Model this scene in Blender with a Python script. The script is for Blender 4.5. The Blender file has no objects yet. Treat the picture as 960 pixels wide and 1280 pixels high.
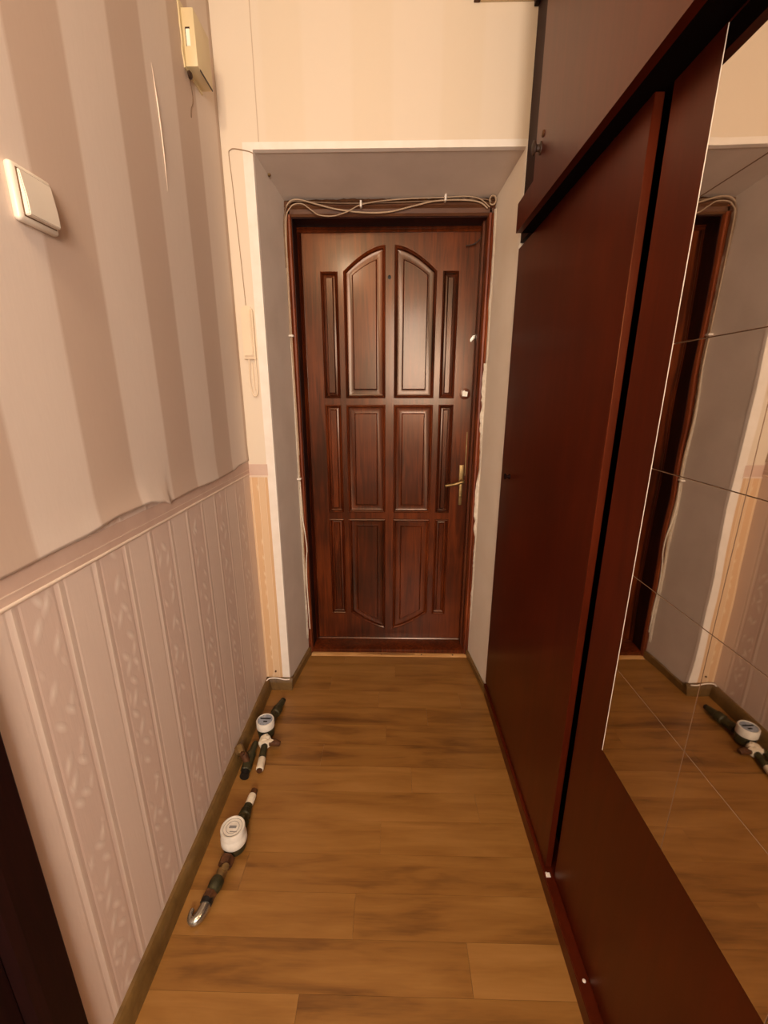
import bpy, bmesh, math, random
from mathutils import Vector, Matrix
random.seed(7)
PI = math.pi
COL = bpy.context.scene.collection
SC = bpy.context.scene

# ---------------------------------------------------------------- camera, light, exposure
FPX = 523.0
PITCH = math.atan(147 / FPX)
YAW = math.atan(11 / FPX * math.cos(PITCH))
cam = bpy.data.cameras.new('camera')
cam.sensor_fit = 'VERTICAL'; cam.sensor_height = 36.0; cam.lens = FPX / 1280 * 36.0
cam.clip_start = 0.02; cam.clip_end = 60
cob = bpy.data.objects.new('camera', cam); COL.objects.link(cob)
cob.location = (0, 0, 1.38); cob.rotation_euler = (PI / 2 - PITCH, 0, YAW)
SC.camera = cob

w = bpy.data.worlds.new('world'); SC.world = w; w.use_nodes = True
w.node_tree.nodes['Background'].inputs[0].default_value = (1.0, 0.84, 0.70, 1)
w.node_tree.nodes['Background'].inputs[1].default_value = 0.55

def lamp(name, typ, loc, power, color, size, rot=(0, 0, 0), size_y=None):
    d = bpy.data.lights.new(name, typ); d.energy = power; d.color = color
    if typ == 'AREA':
        d.shape = 'RECTANGLE'; d.size = size; d.size_y = size_y or size
    else:
        d.shadow_soft_size = size
    o = bpy.data.objects.new(name, d); COL.objects.link(o); o.location = loc; o.rotation_euler = rot
    return o
lamp('ceiling_bulb', 'POINT', (-0.42, -0.05, 2.48), 16, (1.0, 0.78, 0.52), 0.07)
lamp('rear_fill_light', 'AREA', (0.30, -1.6, 1.85), 52, (1.0, 0.84, 0.71), 0.7, (PI / 2, 0, math.radians(14)), 1.1)  # unseen soft fill added behind the camera to brighten the hall

vs = SC.view_settings
vs.view_transform = 'Standard'; vs.look = 'None'; vs.gamma = 1.0; vs.use_curve_mapping = False
vs.exposure = 0.55

# ---------------------------------------------------------------- node helpers
def lin(r, g, b):
    def f(c):
        c /= 255.0
        return c / 12.92 if c <= 0.04045 else ((c + 0.055) / 1.055) ** 2.4
    return (f(r), f(g), f(b), 1)

class NT:
    def __init__(s, name, rough=0.5, spec=0.5, metal=0.0, coat=0.0):
        s.m = bpy.data.materials.new(name); s.m.use_nodes = True
        s.t = s.m.node_tree; s.b = s.t.nodes['Principled BSDF']
        s.b.inputs['Roughness'].default_value = rough
        s.b.inputs['Specular IOR Level'].default_value = spec
        s.b.inputs['Metallic'].default_value = metal
        s.b.inputs['Coat Weight'].default_value = coat
        s.b.inputs['Coat Roughness'].default_value = 0.15
    def n(s, typ, **kw):
        nd = s.t.nodes.new(typ)
        for k, v in kw.items():
            if k.startswith('i_'):
                nd.inputs[k[2:].replace('_', ' ')].default_value = v
            else: setattr(nd, k, v)
        return nd
    def l(s, a, b): s.t.links.new(a, b)
    def coord(s): return s.n('ShaderNodeTexCoord').outputs['Object']
    def mapping(s, vec, scale=(1, 1, 1), loc=(0, 0, 0), rot=(0, 0, 0)):
        m = s.n('ShaderNodeMapping'); s.l(vec, m.inputs['Vector'])
        m.inputs['Scale'].default_value = scale; m.inputs['Location'].default_value = loc; m.inputs['Rotation'].default_value = rot
        return m.outputs[0]
    def noise(s, vec, scale, detail=4, rough=0.55, dist=0.0):
        n = s.n('ShaderNodeTexNoise'); s.l(vec, n.inputs['Vector'])
        n.inputs['Scale'].default_value = scale; n.inputs['Detail'].default_value = detail
        n.inputs['Roughness'].default_value = rough; n.inputs['Distortion'].default_value = dist
        return n.outputs['Fac']
    def ramp(s, fac, stops, interp='LINEAR'):
        r = s.n('ShaderNodeValToRGB'); s.l(fac, r.inputs[0]); cr = r.color_ramp; cr.interpolation = interp
        while len(cr.elements) < len(stops): cr.elements.new(0.5)
        for e, (p, c) in zip(cr.elements, stops):
            e.position = p; e.color = c if len(c) == 4 else (*c, 1)
        return r.outputs[0]
    def math(s, op, a, b=None, c=None, clamp=False):
        n = s.n('ShaderNodeMath', operation=op); n.use_clamp = clamp
        for i, v in enumerate((a, b, c)):
            if v is None: continue
            if isinstance(v, (int, float)): n.inputs[i].default_value = v
            else: s.l(v, n.inputs[i])
        return n.outputs[0]
    def mix(s, fac, a, b, blend='MIX'):
        n = s.n('ShaderNodeMix', data_type='RGBA', blend_type=blend)
        for sock, v in ((n.inputs['Factor'], fac), (n.inputs[6], a), (n.inputs[7], b)):
            if isinstance(v, (int, float)): sock.default_value = v
            elif isinstance(v, tuple): sock.default_value = v
            else: s.l(v, sock)
        return n.outputs[2]
    def sep(s, vec):
        n = s.n('ShaderNodeSeparateXYZ'); s.l(vec, n.inputs[0]); return n.outputs
    def bump(s, h, strength=0.3, dist=0.002):
        b = s.n('ShaderNodeBump'); b.inputs['Strength'].default_value = strength; b.inputs['Distance'].default_value = dist
        s.l(h, b.inputs['Height']); s.l(b.outputs[0], s.b.inputs['Normal'])
    def color(s, c):
        if isinstance(c, tuple): s.b.inputs['Base Color'].default_value = c
        else: s.l(c, s.b.inputs['Base Color'])
    def rough(s, r): s.l(r, s.b.inputs['Roughness'])

def mottled(name, c1, c2, scale=12, rough=0.5, spec=0.5, metal=0.0, bump=0.15, coat=0.0, dist=0.001):
    t = NT(name, rough, spec, metal, coat)
    f = t.noise(t.coord(), scale, 5)
    t.color(t.ramp(f, [(0.3, c1), (0.7, c2)]))
    if bump: t.bump(t.noise(t.coord(), scale * 6, 3), bump, dist)
    return t.m

def wood(name, dark, mid, light, grain=(18, 18, 1.2), rough=0.3, coat=0.3, sc=5, bumpk=0.08, spec=0.5, rnd=True, tint=None):
    t = NT(name, rough, spec, 0, coat)
    if tint: t.b.inputs['Specular Tint'].default_value = tint
    v = t.coord()
    if rnd:
        oi = t.n('ShaderNodeObjectInfo'); a = t.n('ShaderNodeVectorMath', operation='ADD')
        mu = t.math('MULTIPLY', oi.outputs['Random'], 9.0)
        t.l(v, a.inputs[0]); t.l(mu, a.inputs[1]); v = a.outputs[0]
    g = t.noise(t.mapping(v, grain), sc, 6, 0.6, 1.2)
    f = t.noise(t.mapping(v, tuple(k * 6 for k in grain)), sc, 3, 0.5)
    big = t.noise(v, 3.0, 2)
    h = t.math('ADD', t.math('MULTIPLY', g, 0.5), t.math('ADD', t.math('MULTIPLY', f, 0.07), t.math('MULTIPLY', big, 0.43)))
    if rnd: h = t.math('ADD', h, t.math('MULTIPLY', t.math('SUBTRACT', oi.outputs['Random'], 0.5), 0.10))
    t.color(t.ramp(h, [(0.33, dark), (0.5, mid), (0.66, light)]))
    t.bump(f, bumpk, 0.0006)
    return t.m

M = {}
M['wood_red'] = wood('varnished_red_pine', lin(28, 8, 3), lin(74, 27, 8), lin(112, 49, 18), grain=(14, 14, 0.8), sc=3, rough=0.30, coat=0.18, bumpk=0.12, spec=0.45, tint=(1, .70, .45, 1))
M['wood_frame'] = wood('orange_brown_frame', lin(84, 32, 12), lin(126, 58, 24), lin(156, 82, 40), rough=0.4, coat=0.1)
M['wood_rebate'] = wood('brown_frame_rebate', lin(60, 26, 10), lin(92, 44, 20), lin(116, 62, 30), rough=0.45, coat=0.0, spec=0.35)
M['wood_head'] = wood('grimy_brown_frame_head', lin(60, 30, 14), lin(88, 50, 26), lin(112, 72, 42), grain=(1.2, 14, 14), rough=0.5, coat=0.0)
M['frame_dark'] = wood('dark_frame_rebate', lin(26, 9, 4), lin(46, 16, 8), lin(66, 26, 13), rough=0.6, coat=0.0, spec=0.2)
M['mahogany'] = wood('mahogany_laminate', lin(58, 14, 4), lin(70, 19, 5), lin(84, 26, 8), grain=(5, 5, 0.5), rough=0.36, coat=0.0, bumpk=0.0, rnd=False, spec=0.6, tint=(1, .50, .24, 1))
M['mahogany_dark'] = wood('dark_mahogany_edge', lin(30, 6, 4), lin(40, 9, 6), lin(52, 13, 8), grain=(9, 9, 0.8), rough=0.55, coat=0.0, bumpk=0.03, spec=0.2)
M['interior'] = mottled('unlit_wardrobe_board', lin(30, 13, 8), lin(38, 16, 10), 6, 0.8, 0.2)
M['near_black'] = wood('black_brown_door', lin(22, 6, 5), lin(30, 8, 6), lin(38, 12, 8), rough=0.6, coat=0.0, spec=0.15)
M['underside_shade'] = mottled('shade_blackened_underside', lin(14, 6, 4), lin(20, 9, 6), 6, 0.95, 0.05)  # shadow under the overhang put into the colour as near black
M['white_plastic'] = mottled('yellowed_white_plastic', lin(226, 214, 196), lin(234, 224, 208), 3, 0.32, 0.5, bump=0.0)
M['cream_plastic'] = mottled('cream_plastic', lin(214, 194, 150), lin(224, 204, 160), 3, 0.4, 0.5, bump=0.0)
M['handset'] = mottled('cream_handset_plastic', lin(236, 214, 184), lin(242, 222, 194), 3, 0.35, 0.5, bump=0.0)
M['ivory'] = mottled('ivory_window', lin(250, 244, 222), lin(252, 248, 232), 3, 0.3, 0.5, bump=0.0)
M['trim_white'] = mottled('white_corner_trim', lin(238, 228, 214), lin(246, 237, 226), 20, 0.5, 0.4, bump=0.1)
M['reveal'] = mottled('shaded_grey_plaster', lin(212, 198, 184), lin(224, 210, 197), 5, 0.75, 0.25, bump=0.35)  # recess left side and top, shade put into the greyer tone
M['reveal_light'] = mottled('lit_cream_plaster', lin(238, 227, 210), lin(245, 236, 222), 5, 0.75, 0.25, bump=0.35)  # recess right side, paler tone stands in for the light on it
M['plaster_flake'] = mottled('torn_white_plaster', lin(226, 212, 190), lin(246, 238, 222), 60, 0.9, 0.1, bump=0.6)
M['ceiling'] = mottled('whitewashed_ceiling', lin(225, 215, 200), lin(235, 226, 212), 4, 0.9, 0.1)
M['cable'] = mottled('grimy_beige_cable', lin(170, 144, 116), lin(190, 164, 136), 40, 0.5, 0.4, bump=0.0)
M['cable_grey'] = mottled('brownish_cable', lin(110, 84, 62), lin(140, 112, 86), 40, 0.5, 0.4, bump=0.0)
M['wire_tan'] = mottled('tan_wire', lin(160, 130, 100), lin(180, 150, 120), 40, 0.5, 0.4, bump=0.0)
M['cable_dark'] = mottled('dark_cable', lin(44, 28, 20), lin(66, 44, 30), 40, 0.5, 0.4, bump=0.0)
M['brass'] = mottled('tarnished_brass', lin(130, 104, 64), lin(168, 140, 94), 40, 0.48, 0.5, metal=0.85, bump=0.1)
M['iron'] = mottled('painted_green_brown_iron', lin(44, 42, 26), lin(82, 76, 48), 45, 0.5, 0.4, metal=0.3, bump=0.4)
M['rust'] = mottled('rusty_fitting', lin(60, 34, 18), lin(104, 66, 36), 60, 0.65, 0.3, metal=0.2, bump=0.5)
M['chrome'] = mottled('dull_chrome', lin(168, 164, 150), lin(204, 200, 186), 30, 0.22, 0.5, metal=0.9, bump=0.1)
M['meter_white'] = mottled('white_meter_plastic', lin(214, 206, 192), lin(236, 230, 218), 30, 0.35, 0.5, bump=0.1)
M['meter_grey'] = mottled('grey_meter_print', lin(120, 118, 116), lin(150, 146, 142), 30, 0.4, 0.5, bump=0.0)
M['meter_blue'] = mottled('blue_grey_dial', lin(128, 140, 158), lin(176, 184, 194), 30, 0.25, 0.5, bump=0.0, coat=0.5)
M['black'] = mottled('black_rubber', lin(18, 16, 14), lin(30, 26, 22), 30, 0.5, 0.4, bump=0.1)
M['tape'] = mottled('white_sealing_tape', lin(224, 210, 184), lin(240, 230, 208), 50, 0.8, 0.2, bump=0.6)
M['skirt'] = wood('olive_brown_skirting', lin(84, 60, 30), lin(112, 84, 44), lin(136, 104, 58), grain=(3, 3, 3), rough=0.4, coat=0.1, rnd=False)
M['pale_wood'] = wood('bare_pale_wood', lin(170, 118, 62), lin(202, 150, 90), lin(222, 176, 118), grain=(1.2, 14, 14), rough=0.6, coat=0)
M['subfloor'] = mottled('dark_floor_joint', lin(74, 46, 20), lin(86, 54, 26), 20, 0.9, 0.1)
M['concrete'] = mottled('masonry', lin(170, 150, 130), lin(190, 170, 150), 8, 0.9, 0.1)

# mirror with slightly wavy silvering
t = NT('mirror_silver', 0.02, 0.5, 1.0); t.color((0.68, 0.61, 0.54, 1))
t.bump(t.noise(t.coord(), 5.5, 1), 0.4, 0.0012); M['mirror'] = t.m
t = NT('polished_glass_edge', 0.25, 0.5, 0.4); t.color(lin(150, 122, 98)); M['glass_edge'] = t.m

# laminate planks
t = NT('honey_oak_laminate', 0.36, 0.4, 0, 0.08)
oi = t.n('ShaderNodeObjectInfo'); v = t.coord(); a = t.n('ShaderNodeVectorMath', operation='ADD')
t.l(v, a.inputs[0]); t.l(t.math('MULTIPLY', oi.outputs['Random'], 13.0), a.inputs[1]); v = a.outputs[0]
g = t.noise(t.mapping(v, (1.1, 8, 1)), 2.6, 4, 0.55, 0.5)
f = t.noise(t.mapping(v, (5, 90, 1)), 3.0, 3, 0.5)
bl = t.noise(v, 3.0, 2)
h = t.math('ADD', t.math('MULTIPLY', g, 0.7), t.math('ADD', t.math('MULTIPLY', f, 0.12), t.math('MULTIPLY', bl, 0.18)))
h = t.math('ADD', h, t.math('MULTIPLY', t.math('SUBTRACT', oi.outputs['Random'], 0.5), 0.16))
t.color(t.ramp(h, [(0.26, lin(96, 60, 25)), (0.44, lin(138, 94, 43)), (0.56, lin(150, 105, 51)), (0.74, lin(164, 118, 63))]))
t.rough(t.math('ADD', t.math('MULTIPLY', f, 0.12), 0.30)); t.bump(f, 0.05, 0.0004)
M['plank'] = t.m

# upper wallpaper: broad beige and tan stripes, edges at y = .955 + k*.15
def fract_between(t, c, origin, period, width, soft):
    u = t.math('FRACT', t.math('DIVIDE', t.math('SUBTRACT', c, origin), period))
    a = t.math('DIVIDE', u, soft, clamp=True)
    b = t.math('DIVIDE', t.math('SUBTRACT', width, u), soft, clamp=True)
    return t.math('MULTIPLY', a, b, clamp=True)
t = NT('striped_beige_wallpaper', 0.55, 0.3)
co = t.coord(); s = t.sep(co)
k = fract_between(t, s[1], 0.805, 0.30, 0.50, 0.03)
fib = t.noise(t.mapping(co, (1, 30, 3)), 9, 3)
base = t.mix(k, lin(228, 212, 198), lin(205, 182, 164))
t.color(t.mix(t.math('MULTIPLY', fib, 0.14), base, lin(170, 146, 128)))
t.bump(fib, 0.15, 0.0008); M['paper_upper'] = t.m

t = NT('plain_cream_wallpaper', 0.6, 0.3)
co = t.coord(); s = t.sep(co)
k = fract_between(t, s[0], -0.75, 0.30, 0.5, 0.05)
fib = t.noise(t.mapping(co, (24, 1, 2)), 8, 3)
base = t.mix(t.math('MULTIPLY', k, 0.25), lin(230, 214, 192), lin(222, 202, 170))
seam = t.math('LESS_THAN', t.math('ABSOLUTE', t.math('SUBTRACT', s[0], -0.470)), 0.0016)
seam = t.math('MULTIPLY', seam, t.math('GREATER_THAN', s[2], 2.2))
base = t.mix(t.math('MULTIPLY', seam, 0.55), base, lin(170, 138, 104))
t.color(base); t.bump(fib, 0.12, 0.0008); M['paper_front'] = t.m

# lower wallpaper: leafy bands and plain bands between raised ribs
def lower_paper(name, axis, origin, c_plain, c_leaf, c_rib, c_light, P=0.1961):
    t = NT(name, 0.5, 0.35)
    co = t.coord(); s = t.sep(co); y = s[axis]
    leaf = fract_between(t, y, origin, P, 0.50, 0.03)
    u = t.math('FRACT', t.math('ADD', t.math('DIVIDE', t.math('SUBTRACT', y, origin), P / 2), 0.5))
    d = t.math('ABSOLUTE', t.math('SUBTRACT', u, 0.5))
    rib = t.math('SUBTRACT', 1.0, t.math('DIVIDE', d, 0.075), clamp=True)
    d2 = t.math('ABSOLUTE', t.math('SUBTRACT', d, 0.12)); rib2 = t.math('SUBTRACT', 1.0, t.math('DIVIDE', d2, 0.045), clamp=True)
    # leaf strokes: stretched, tilted cells
    def strokes(ang, sc, seed):
        cmb = t.n('ShaderNodeCombineXYZ'); t.l(y, cmb.inputs[0]); t.l(s[2], cmb.inputs[1])
        mp = t.mapping(cmb.outputs[0], (1, 1, 1), (seed, seed * .7, 0), (0, 0, ang))
        mp = t.mapping(mp, (sc * 2.3, sc, 1))
        vo = t.n('ShaderNodeTexVoronoi'); vo.voronoi_dimensions = '2D'; vo.inputs['Scale'].default_value = 1.0
        vo.inputs['Randomness'].default_value = 0.8; t.l(mp, vo.inputs['Vector'])
        return t.math('SUBTRACT', 1.0, t.math('DIVIDE', vo.outputs['Distance'], 0.26), clamp=True)
    st = t.math('MAXIMUM', strokes(0.45, 10, 0.0), strokes(-0.6, 12, 3.3))
    st = t.math('MULTIPLY', st, leaf)
    inner = fract_between(t, y, origin + 0.018, P, 0.32, 0.05)
    st = t.math('MULTIPLY', st, inner)
    fib = t.noise(t.mapping(co, (20, 20, 2)), 8, 3)
    c = t.mix(leaf, c_plain, c_leaf)
    c = t.mix(t.math('MULTIPLY', rib, 0.9), c, c_rib)
    c = t.mix(t.math('MULTIPLY', st, 0.75), c, c_light)
    t.color(c)
    h = t.math('ADD', t.math('MULTIPLY', st, 0.8), t.math('ADD', rib, t.math('ADD', t.math('MULTIPLY', rib2, -0.5), t.math('MULTIPLY', fib, 0.25))))
    t.bump(h, 0.4, 0.0018)
    return t.m
M['paper_lower'] = lower_paper('embossed_leaf_wallpaper', 1, 0.586, lin(226, 205, 190), lin(219, 195, 180), lin(236, 218, 202), lin(244, 230, 216))
M['paper_lower_front'] = lower_paper('embossed_leaf_wallpaper_warm', 0, -0.5975, lin(224, 192, 154), lin(218, 180, 138), lin(238, 212, 178), lin(240, 216, 180), 0.0560)
M['border'] = mottled('pinkish_dado_border', lin(206, 176, 158), lin(218, 190, 172), 14, 0.5, 0.35, bump=0.3)
M['border_rib'] = mottled('pale_border_rib', lin(226, 204, 184), lin(236, 216, 196), 14, 0.45, 0.4, bump=0.1)

# ---------------------------------------------------------------- mesh helpers
def box(bm, x0, x1, y0, y1, z0, z1, bev=0.0, seg=2):
    b = bmesh.new() if bev else bm
    vv = [b.verts.new((x, y, z)) for x in (x0, x1) for y in (y0, y1) for z in (z0, z1)]
    for f in ((0, 1, 3, 2), (4, 6, 7, 5), (0, 4, 5, 1), (2, 3, 7, 6), (0, 2, 6, 4), (1, 5, 7, 3)):
        b.faces.new([vv[i] for i in f])
    if bev:
        bmesh.ops.bevel(b, geom=b.edges[:], offset=bev, segments=seg, affect='EDGES', profile=0.5)
        me = bpy.data.meshes.new('tmp'); b.to_mesh(me); b.free(); bm.from_mesh(me); bpy.data.meshes.remove(me)
    return bm
def prism(bm, pts, a0, a1, axis):
    """extrude a 2D outline along an axis: 'z' (x,y), 'y' (x,z), 'x' (y,z)"""
    def P(p, a):
        return {'z': (p[0], p[1], a), 'y': (p[0], a, p[1]), 'x': (a, p[0], p[1])}[axis]
    A = [bm.verts.new(P(p, a0)) for p in pts]; B = [bm.verts.new(P(p, a1)) for p in pts]
    n = len(pts)
    for i in range(n): bm.faces.new((A[i], A[(i + 1) % n], B[(i + 1) % n], B[i]))
    bm.faces.new(A[::-1]); bm.faces.new(B)
    return bm
def frame_of(d):
    d = Vector(d).normalized(); up = Vector((0, 0, 1)) if abs(d.z) < 0.9 else Vector((0, 1, 0))
    a = d.cross(up).normalized(); return a, d.cross(a).normalized()
def smooth_path(pts, sub=4):
    P = [Vector(p) for p in pts]
    if len(P) < 3 or sub < 2: return P
    out = []
    for i in range(len(P) - 1):
        p0 = P[max(i - 1, 0)]; p1 = P[i]; p2 = P[i + 1]; p3 = P[min(i + 2, len(P) - 1)]
        for k in range(sub):
            u = k / sub
            out.append(0.5 * ((2 * p1) + (p2 - p0) * u + (2 * p0 - 5 * p1 + 4 * p2 - p3) * u * u + (3 * p1 - p0 - 3 * p2 + p3) * u ** 3))
    out.append(P[-1]); return out
def tube(bm, pts, r, n=10, sub=4, radii=None):
    P = smooth_path(pts, sub); m = len(P); rings = []
    if radii:
        R = [radii[min(int(i / max(m - 1, 1) * (len(radii) - 1)), len(radii) - 2)] * (1 - ((i / (m - 1) * (len(radii) - 1)) % 1 if i < m - 1 else 1)) +
             radii[min(int(i / max(m - 1, 1) * (len(radii) - 1)), len(radii) - 2) + 1] * ((i / (m - 1) * (len(radii) - 1)) % 1 if i < m - 1 else 1) for i in range(m)]
    else: R = [r] * m
    a, b = frame_of(P[1] - P[0])
    for i, p in enumerate(P):
        d = (P[min(i + 1, m - 1)] - P[max(i - 1, 0)]).normalized()
        a = (a - d * a.dot(d)).normalized(); b = d.cross(a)
        rings.append([bm.verts.new(p + (a * math.cos(2 * PI * k / n) + b * math.sin(2 * PI * k / n)) * R[i]) for k in range(n)])
    for i in range(m - 1):
        for k in range(n):
            bm.faces.new((rings[i][k], rings[i][(k + 1) % n], rings[i + 1][(k + 1) % n], rings[i + 1][k]))
    bm.faces.new(rings[0][::-1]); bm.faces.new(rings[-1])
    return bm
def lathe(bm, origin, axis, prof, n=24, hexa=False):
    """prof: list of (distance along axis, radius)"""
    o = Vector(origin); d = Vector(axis).normalized(); a, b = frame_of(d); rings = []
    for (h, r) in prof:
        rings.append([bm.verts.new(o + d * h + (a * math.cos(2 * PI * k / n) + b * math.sin(2 * PI * k / n)) * max(r, 1e-5)) for k in range(n)])
    for i in range(len(prof) - 1):
        for k in range(n):
            bm.faces.new((rings[i][k], rings[i][(k + 1) % n], rings[i + 1][(k + 1) % n], rings[i + 1][k]))
    bm.faces.new(rings[0][::-1]); bm.faces.new(rings[-1])
    return bm
def mk(): return bmesh.new()
def obj(name, bm, m, parent=None, smooth=None, **props):
    bmesh.ops.recalc_face_normals(bm, faces=bm.faces[:])
    me = bpy.data.meshes.new(name); bm.to_mesh(me); bm.free()
    for x in (m if isinstance(m, (list, tuple)) else [m]): me.materials.append(x)
    if smooth is not None:
        for p in me.polygons: p.use_smooth = True
        me.set_sharp_from_angle(angle=math.radians(smooth))
    o = bpy.data.objects.new(name, me); COL.objects.link(o)
    if parent is not None:
        o.parent = parent
        if parent.type == 'EMPTY': o.location = -Vector(parent.location)
    for k_, v_ in props.items(): o[k_] = v_
    return o
def thing(name, label, cat, loc=(0, 0, 0), group=None, kind=None):
    o = bpy.data.objects.new(name, None); COL.objects.link(o); o.location = loc; o.empty_display_size = 0.05
    o['label'] = label; o['category'] = cat
    if group: o['group'] = group
    if kind: o['kind'] = kind
    return o
def S(label, cat): return dict(label=label, category=cat, kind='structure')

# ---------------------------------------------------------------- room shell
LX, FY, NL, NR, FRY = -0.605, 1.735, -0.495, 0.457, 2.02
CEIL = 2.72
BACK = -1.80
bm = mk(); box(bm, -0.72, 1.05, BACK, 2.25, -0.08, -0.006)
floor = obj('floor', bm, M['subfloor'], **S('honey brown wood-look laminate floor running down the narrow hallway', 'floor'))
bm = mk(); box(bm, -0.72, 1.05, BACK, 2.25, CEIL, CEIL + 0.05)
obj('ceiling', bm, M['ceiling'], **S('white ceiling over the hallway', 'ceiling'))

# planks laid across the hall, one object each
PW = 0.1062
known = {1.8155: [0.02], 1.603: [-0.058, 0.32], 1.284: [-0.273], 1.178: [0.077], 1.072: [0.30], 0.966: [-0.032], 0.8592: [-0.44], 0.753: [-0.099], 1.7093: [-0.30], 1.4968: [0.16], 1.3906: [-0.02], 0.6468: [0.2]}
rows = []; y = 0.753
while y < 2.0: rows.append(y); y += PW
y = 0.753 - PW
while y > BACK: rows.append(y); y -= PW
rows = sorted(rows)
for ry in rows:
    ka = [v_ for kk, v_ in known.items() if abs(kk - ry) < 0.03]
    xs = ka[0] if ka else [random.uniform(-0.45, -0.1)] + ([random.uniform(0.15, 0.35)] if random.random() < 0.5 else [])
    y1 = min(ry + PW, 2.018)
    far = ry + PW * 0.5 > FY
    x0, x1 = (-0.497, 0.460) if far else (LX + 0.002, 0.458)
    cuts = [x0] + sorted(q for q in xs if x0 + .03 < q < x1 - .03) + [x1]
    for i in range(len(cuts) - 1):
        bm = mk(); g = 0.00025
        box(bm, cuts[i] + g, cuts[i + 1] - g, ry + g, y1 - g, -0.0059, 0.0)
        obj('floor_plank', bm, M['plank'], floor)

# left wall (solid, with a doorway opening nearer than y = .44)
bm = mk()
box(bm, -0.72, LX, 0.44, 1.85, -0.05, CEIL)
box(bm, -0.72, LX, BACK, -0.42, -0.05, CEIL)
box(bm, -0.72, LX, -0.42, 0.44, 2.06, CEIL)
wl = obj('wall_left', bm, M['paper_lower'], **S('left wall with striped wallpaper above and pale embossed leaf wallpaper below', 'wall'))
# upper paper, a thin sheet whose bottom edge has lifted
def zedge(y):
    pts = [(0.40, 1.106), (0.58, 1.106), (0.75, 1.112), (0.884, 1.124), (0.98, 1.124), (1.04, 1.112), (1.072, 1.098), (1.084, 1.094), (1.10, 1.099), (1.22, 1.103), (1.40, 1.099), (1.56, 1.101), (1.62, 1.111), (1.735, 1.113)]
    for (a_, za), (b_, zb) in zip(pts, pts[1:]):
        if y <= b_: u = (y - a_) / (b_ - a_); u = u * u * (3 - 2 * u); return za + (zb - za) * u
    return pts[-1][1]
def lift(y):
    if y < 1.07: return 0.0030 + 0.009 * max(0, min(1, (y - 0.62) / 0.36)) ** 1.5
    if y < 1.092: return 0.012 - 0.010 * (y - 1.07) / 0.022
    return 0.0022 + 0.0035 * max(0, math.sin((y - 1.10) * 7.5))
bm = mk(); NY, rowsz = 150, [0, .006, .014, .026, .042, .065, .10, .18, .4, .8, 1.2, 1.6]
G = []
for i in range(NY + 1):
    yy = 0.441 + (FY - 0.0012 - 0.441) * i / NY; zb = zedge(yy); col = []
    for q in rowsz:
        zz = min(zb + q, CEIL - 0.002); fall = math.exp(-(q / 0.035) ** 1.3)
        xx = LX + 0.0012 + lift(yy) * fall + (0.0006 * math.sin(yy * 23 + zz * 5) if q > .1 else 0)
        col.append(bm.verts.new((xx, yy, zz)))
    G.append(col)
for i in range(NY):
    for j in range(len(rowsz) - 1): bm.faces.new((G[i][j], G[i + 1][j], G[i + 1][j + 1], G[i][j + 1]))
up = obj('upper_wallpaper', bm, M['paper_upper'], wl, smooth=40, label='beige and tan striped wallpaper sheet with a lifting lower edge')
sm = up.modifiers.new('thickness', 'SOLIDIFY'); sm.thickness = 0.0012; sm.offset = -1
# loose curled seam high on the paper
bm = mk(); pa = []
for i in range(14):
    u = i / 13; pa.append((LX + 0.0035 + 0.003 * math.sin(u * PI), 1.285 + 0.006 * u, 2.17 - 0.27 * u))
tube(bm, pa, 0.0016, 6, 1, radii=[0.0004, 0.002, 0.002, 0.0014, 0.0003]); obj('curled_seam', bm, M['border_rib'], wl, smooth=60, label='pale curled paper seam')
bm = mk(); box(bm, LX, LX + 0.0010, 0.512, FY - .001, 1.058, 1.107); obj('border_strip', bm, M['border'], wl, label='pinkish dado border strip')
bm = mk()
prism(bm, [(LX, 1.052), (LX + 0.0022, 1.0535), (LX + 0.0030, 1.0565), (LX + 0.0022, 1.0595), (LX, 1.061)], 0.512, FY - .001, 'y')
obj('border_rib', bm, M['border_rib'], wl, smooth=50, label='pale raised rib under the dado border')
bm = mk(); box(bm, LX, LX + 0.0016, 0.512, FY - .001, 1.0745, 1.0765); obj('border_line', bm, M['border_rib'], wl)

# far wall with the deep door niche
bm = mk()
prism(bm, [(-0.72, FY), (NL, FY), (-0.458, FRY), (-0.458, 2.25), (-0.72, 2.25)], -0.05, CEIL, 'z')
prism(bm, [(1.05, FY), (1.05, 2.25), (0.421, 2.25), (0.421, FRY), (NR, FY)], -0.05, CEIL, 'z')
prism(bm, [(FY, 2.203), (FY, CEIL), (2.25, CEIL), (2.25, 2.158), (FRY, 2.158)], NL, NR, 'x')
wf = obj('wall_front', bm, M['paper_front'], **S('cream papered far wall around the deep entrance door recess', 'wall'))
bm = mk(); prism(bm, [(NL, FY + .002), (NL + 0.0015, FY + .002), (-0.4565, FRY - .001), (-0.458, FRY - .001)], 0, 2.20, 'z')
obj('reveal_panel', bm, M['reveal'], wf, label='painted left side of the door recess, toned grey for its shade')
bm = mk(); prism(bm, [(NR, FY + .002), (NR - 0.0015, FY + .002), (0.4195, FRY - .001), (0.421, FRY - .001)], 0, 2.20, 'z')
obj('reveal_panel', bm, M['reveal_light'], wf, label='painted right side of the door recess, toned lighter cream as lit')
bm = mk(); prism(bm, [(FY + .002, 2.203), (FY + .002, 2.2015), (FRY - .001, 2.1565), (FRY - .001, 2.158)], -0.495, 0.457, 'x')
obj('reveal_panel', bm, M['reveal'], wf, label='painted top of the door recess, toned grey for its shade')
bm = mk(); box(bm, LX, NL - 0.032, FY - 0.0012, FY, 0.04, 1.045)
obj('lower_wallpaper', bm, M['paper_lower_front'], wf, label='warm ribbed leaf wallpaper strip left of the recess')
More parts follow.
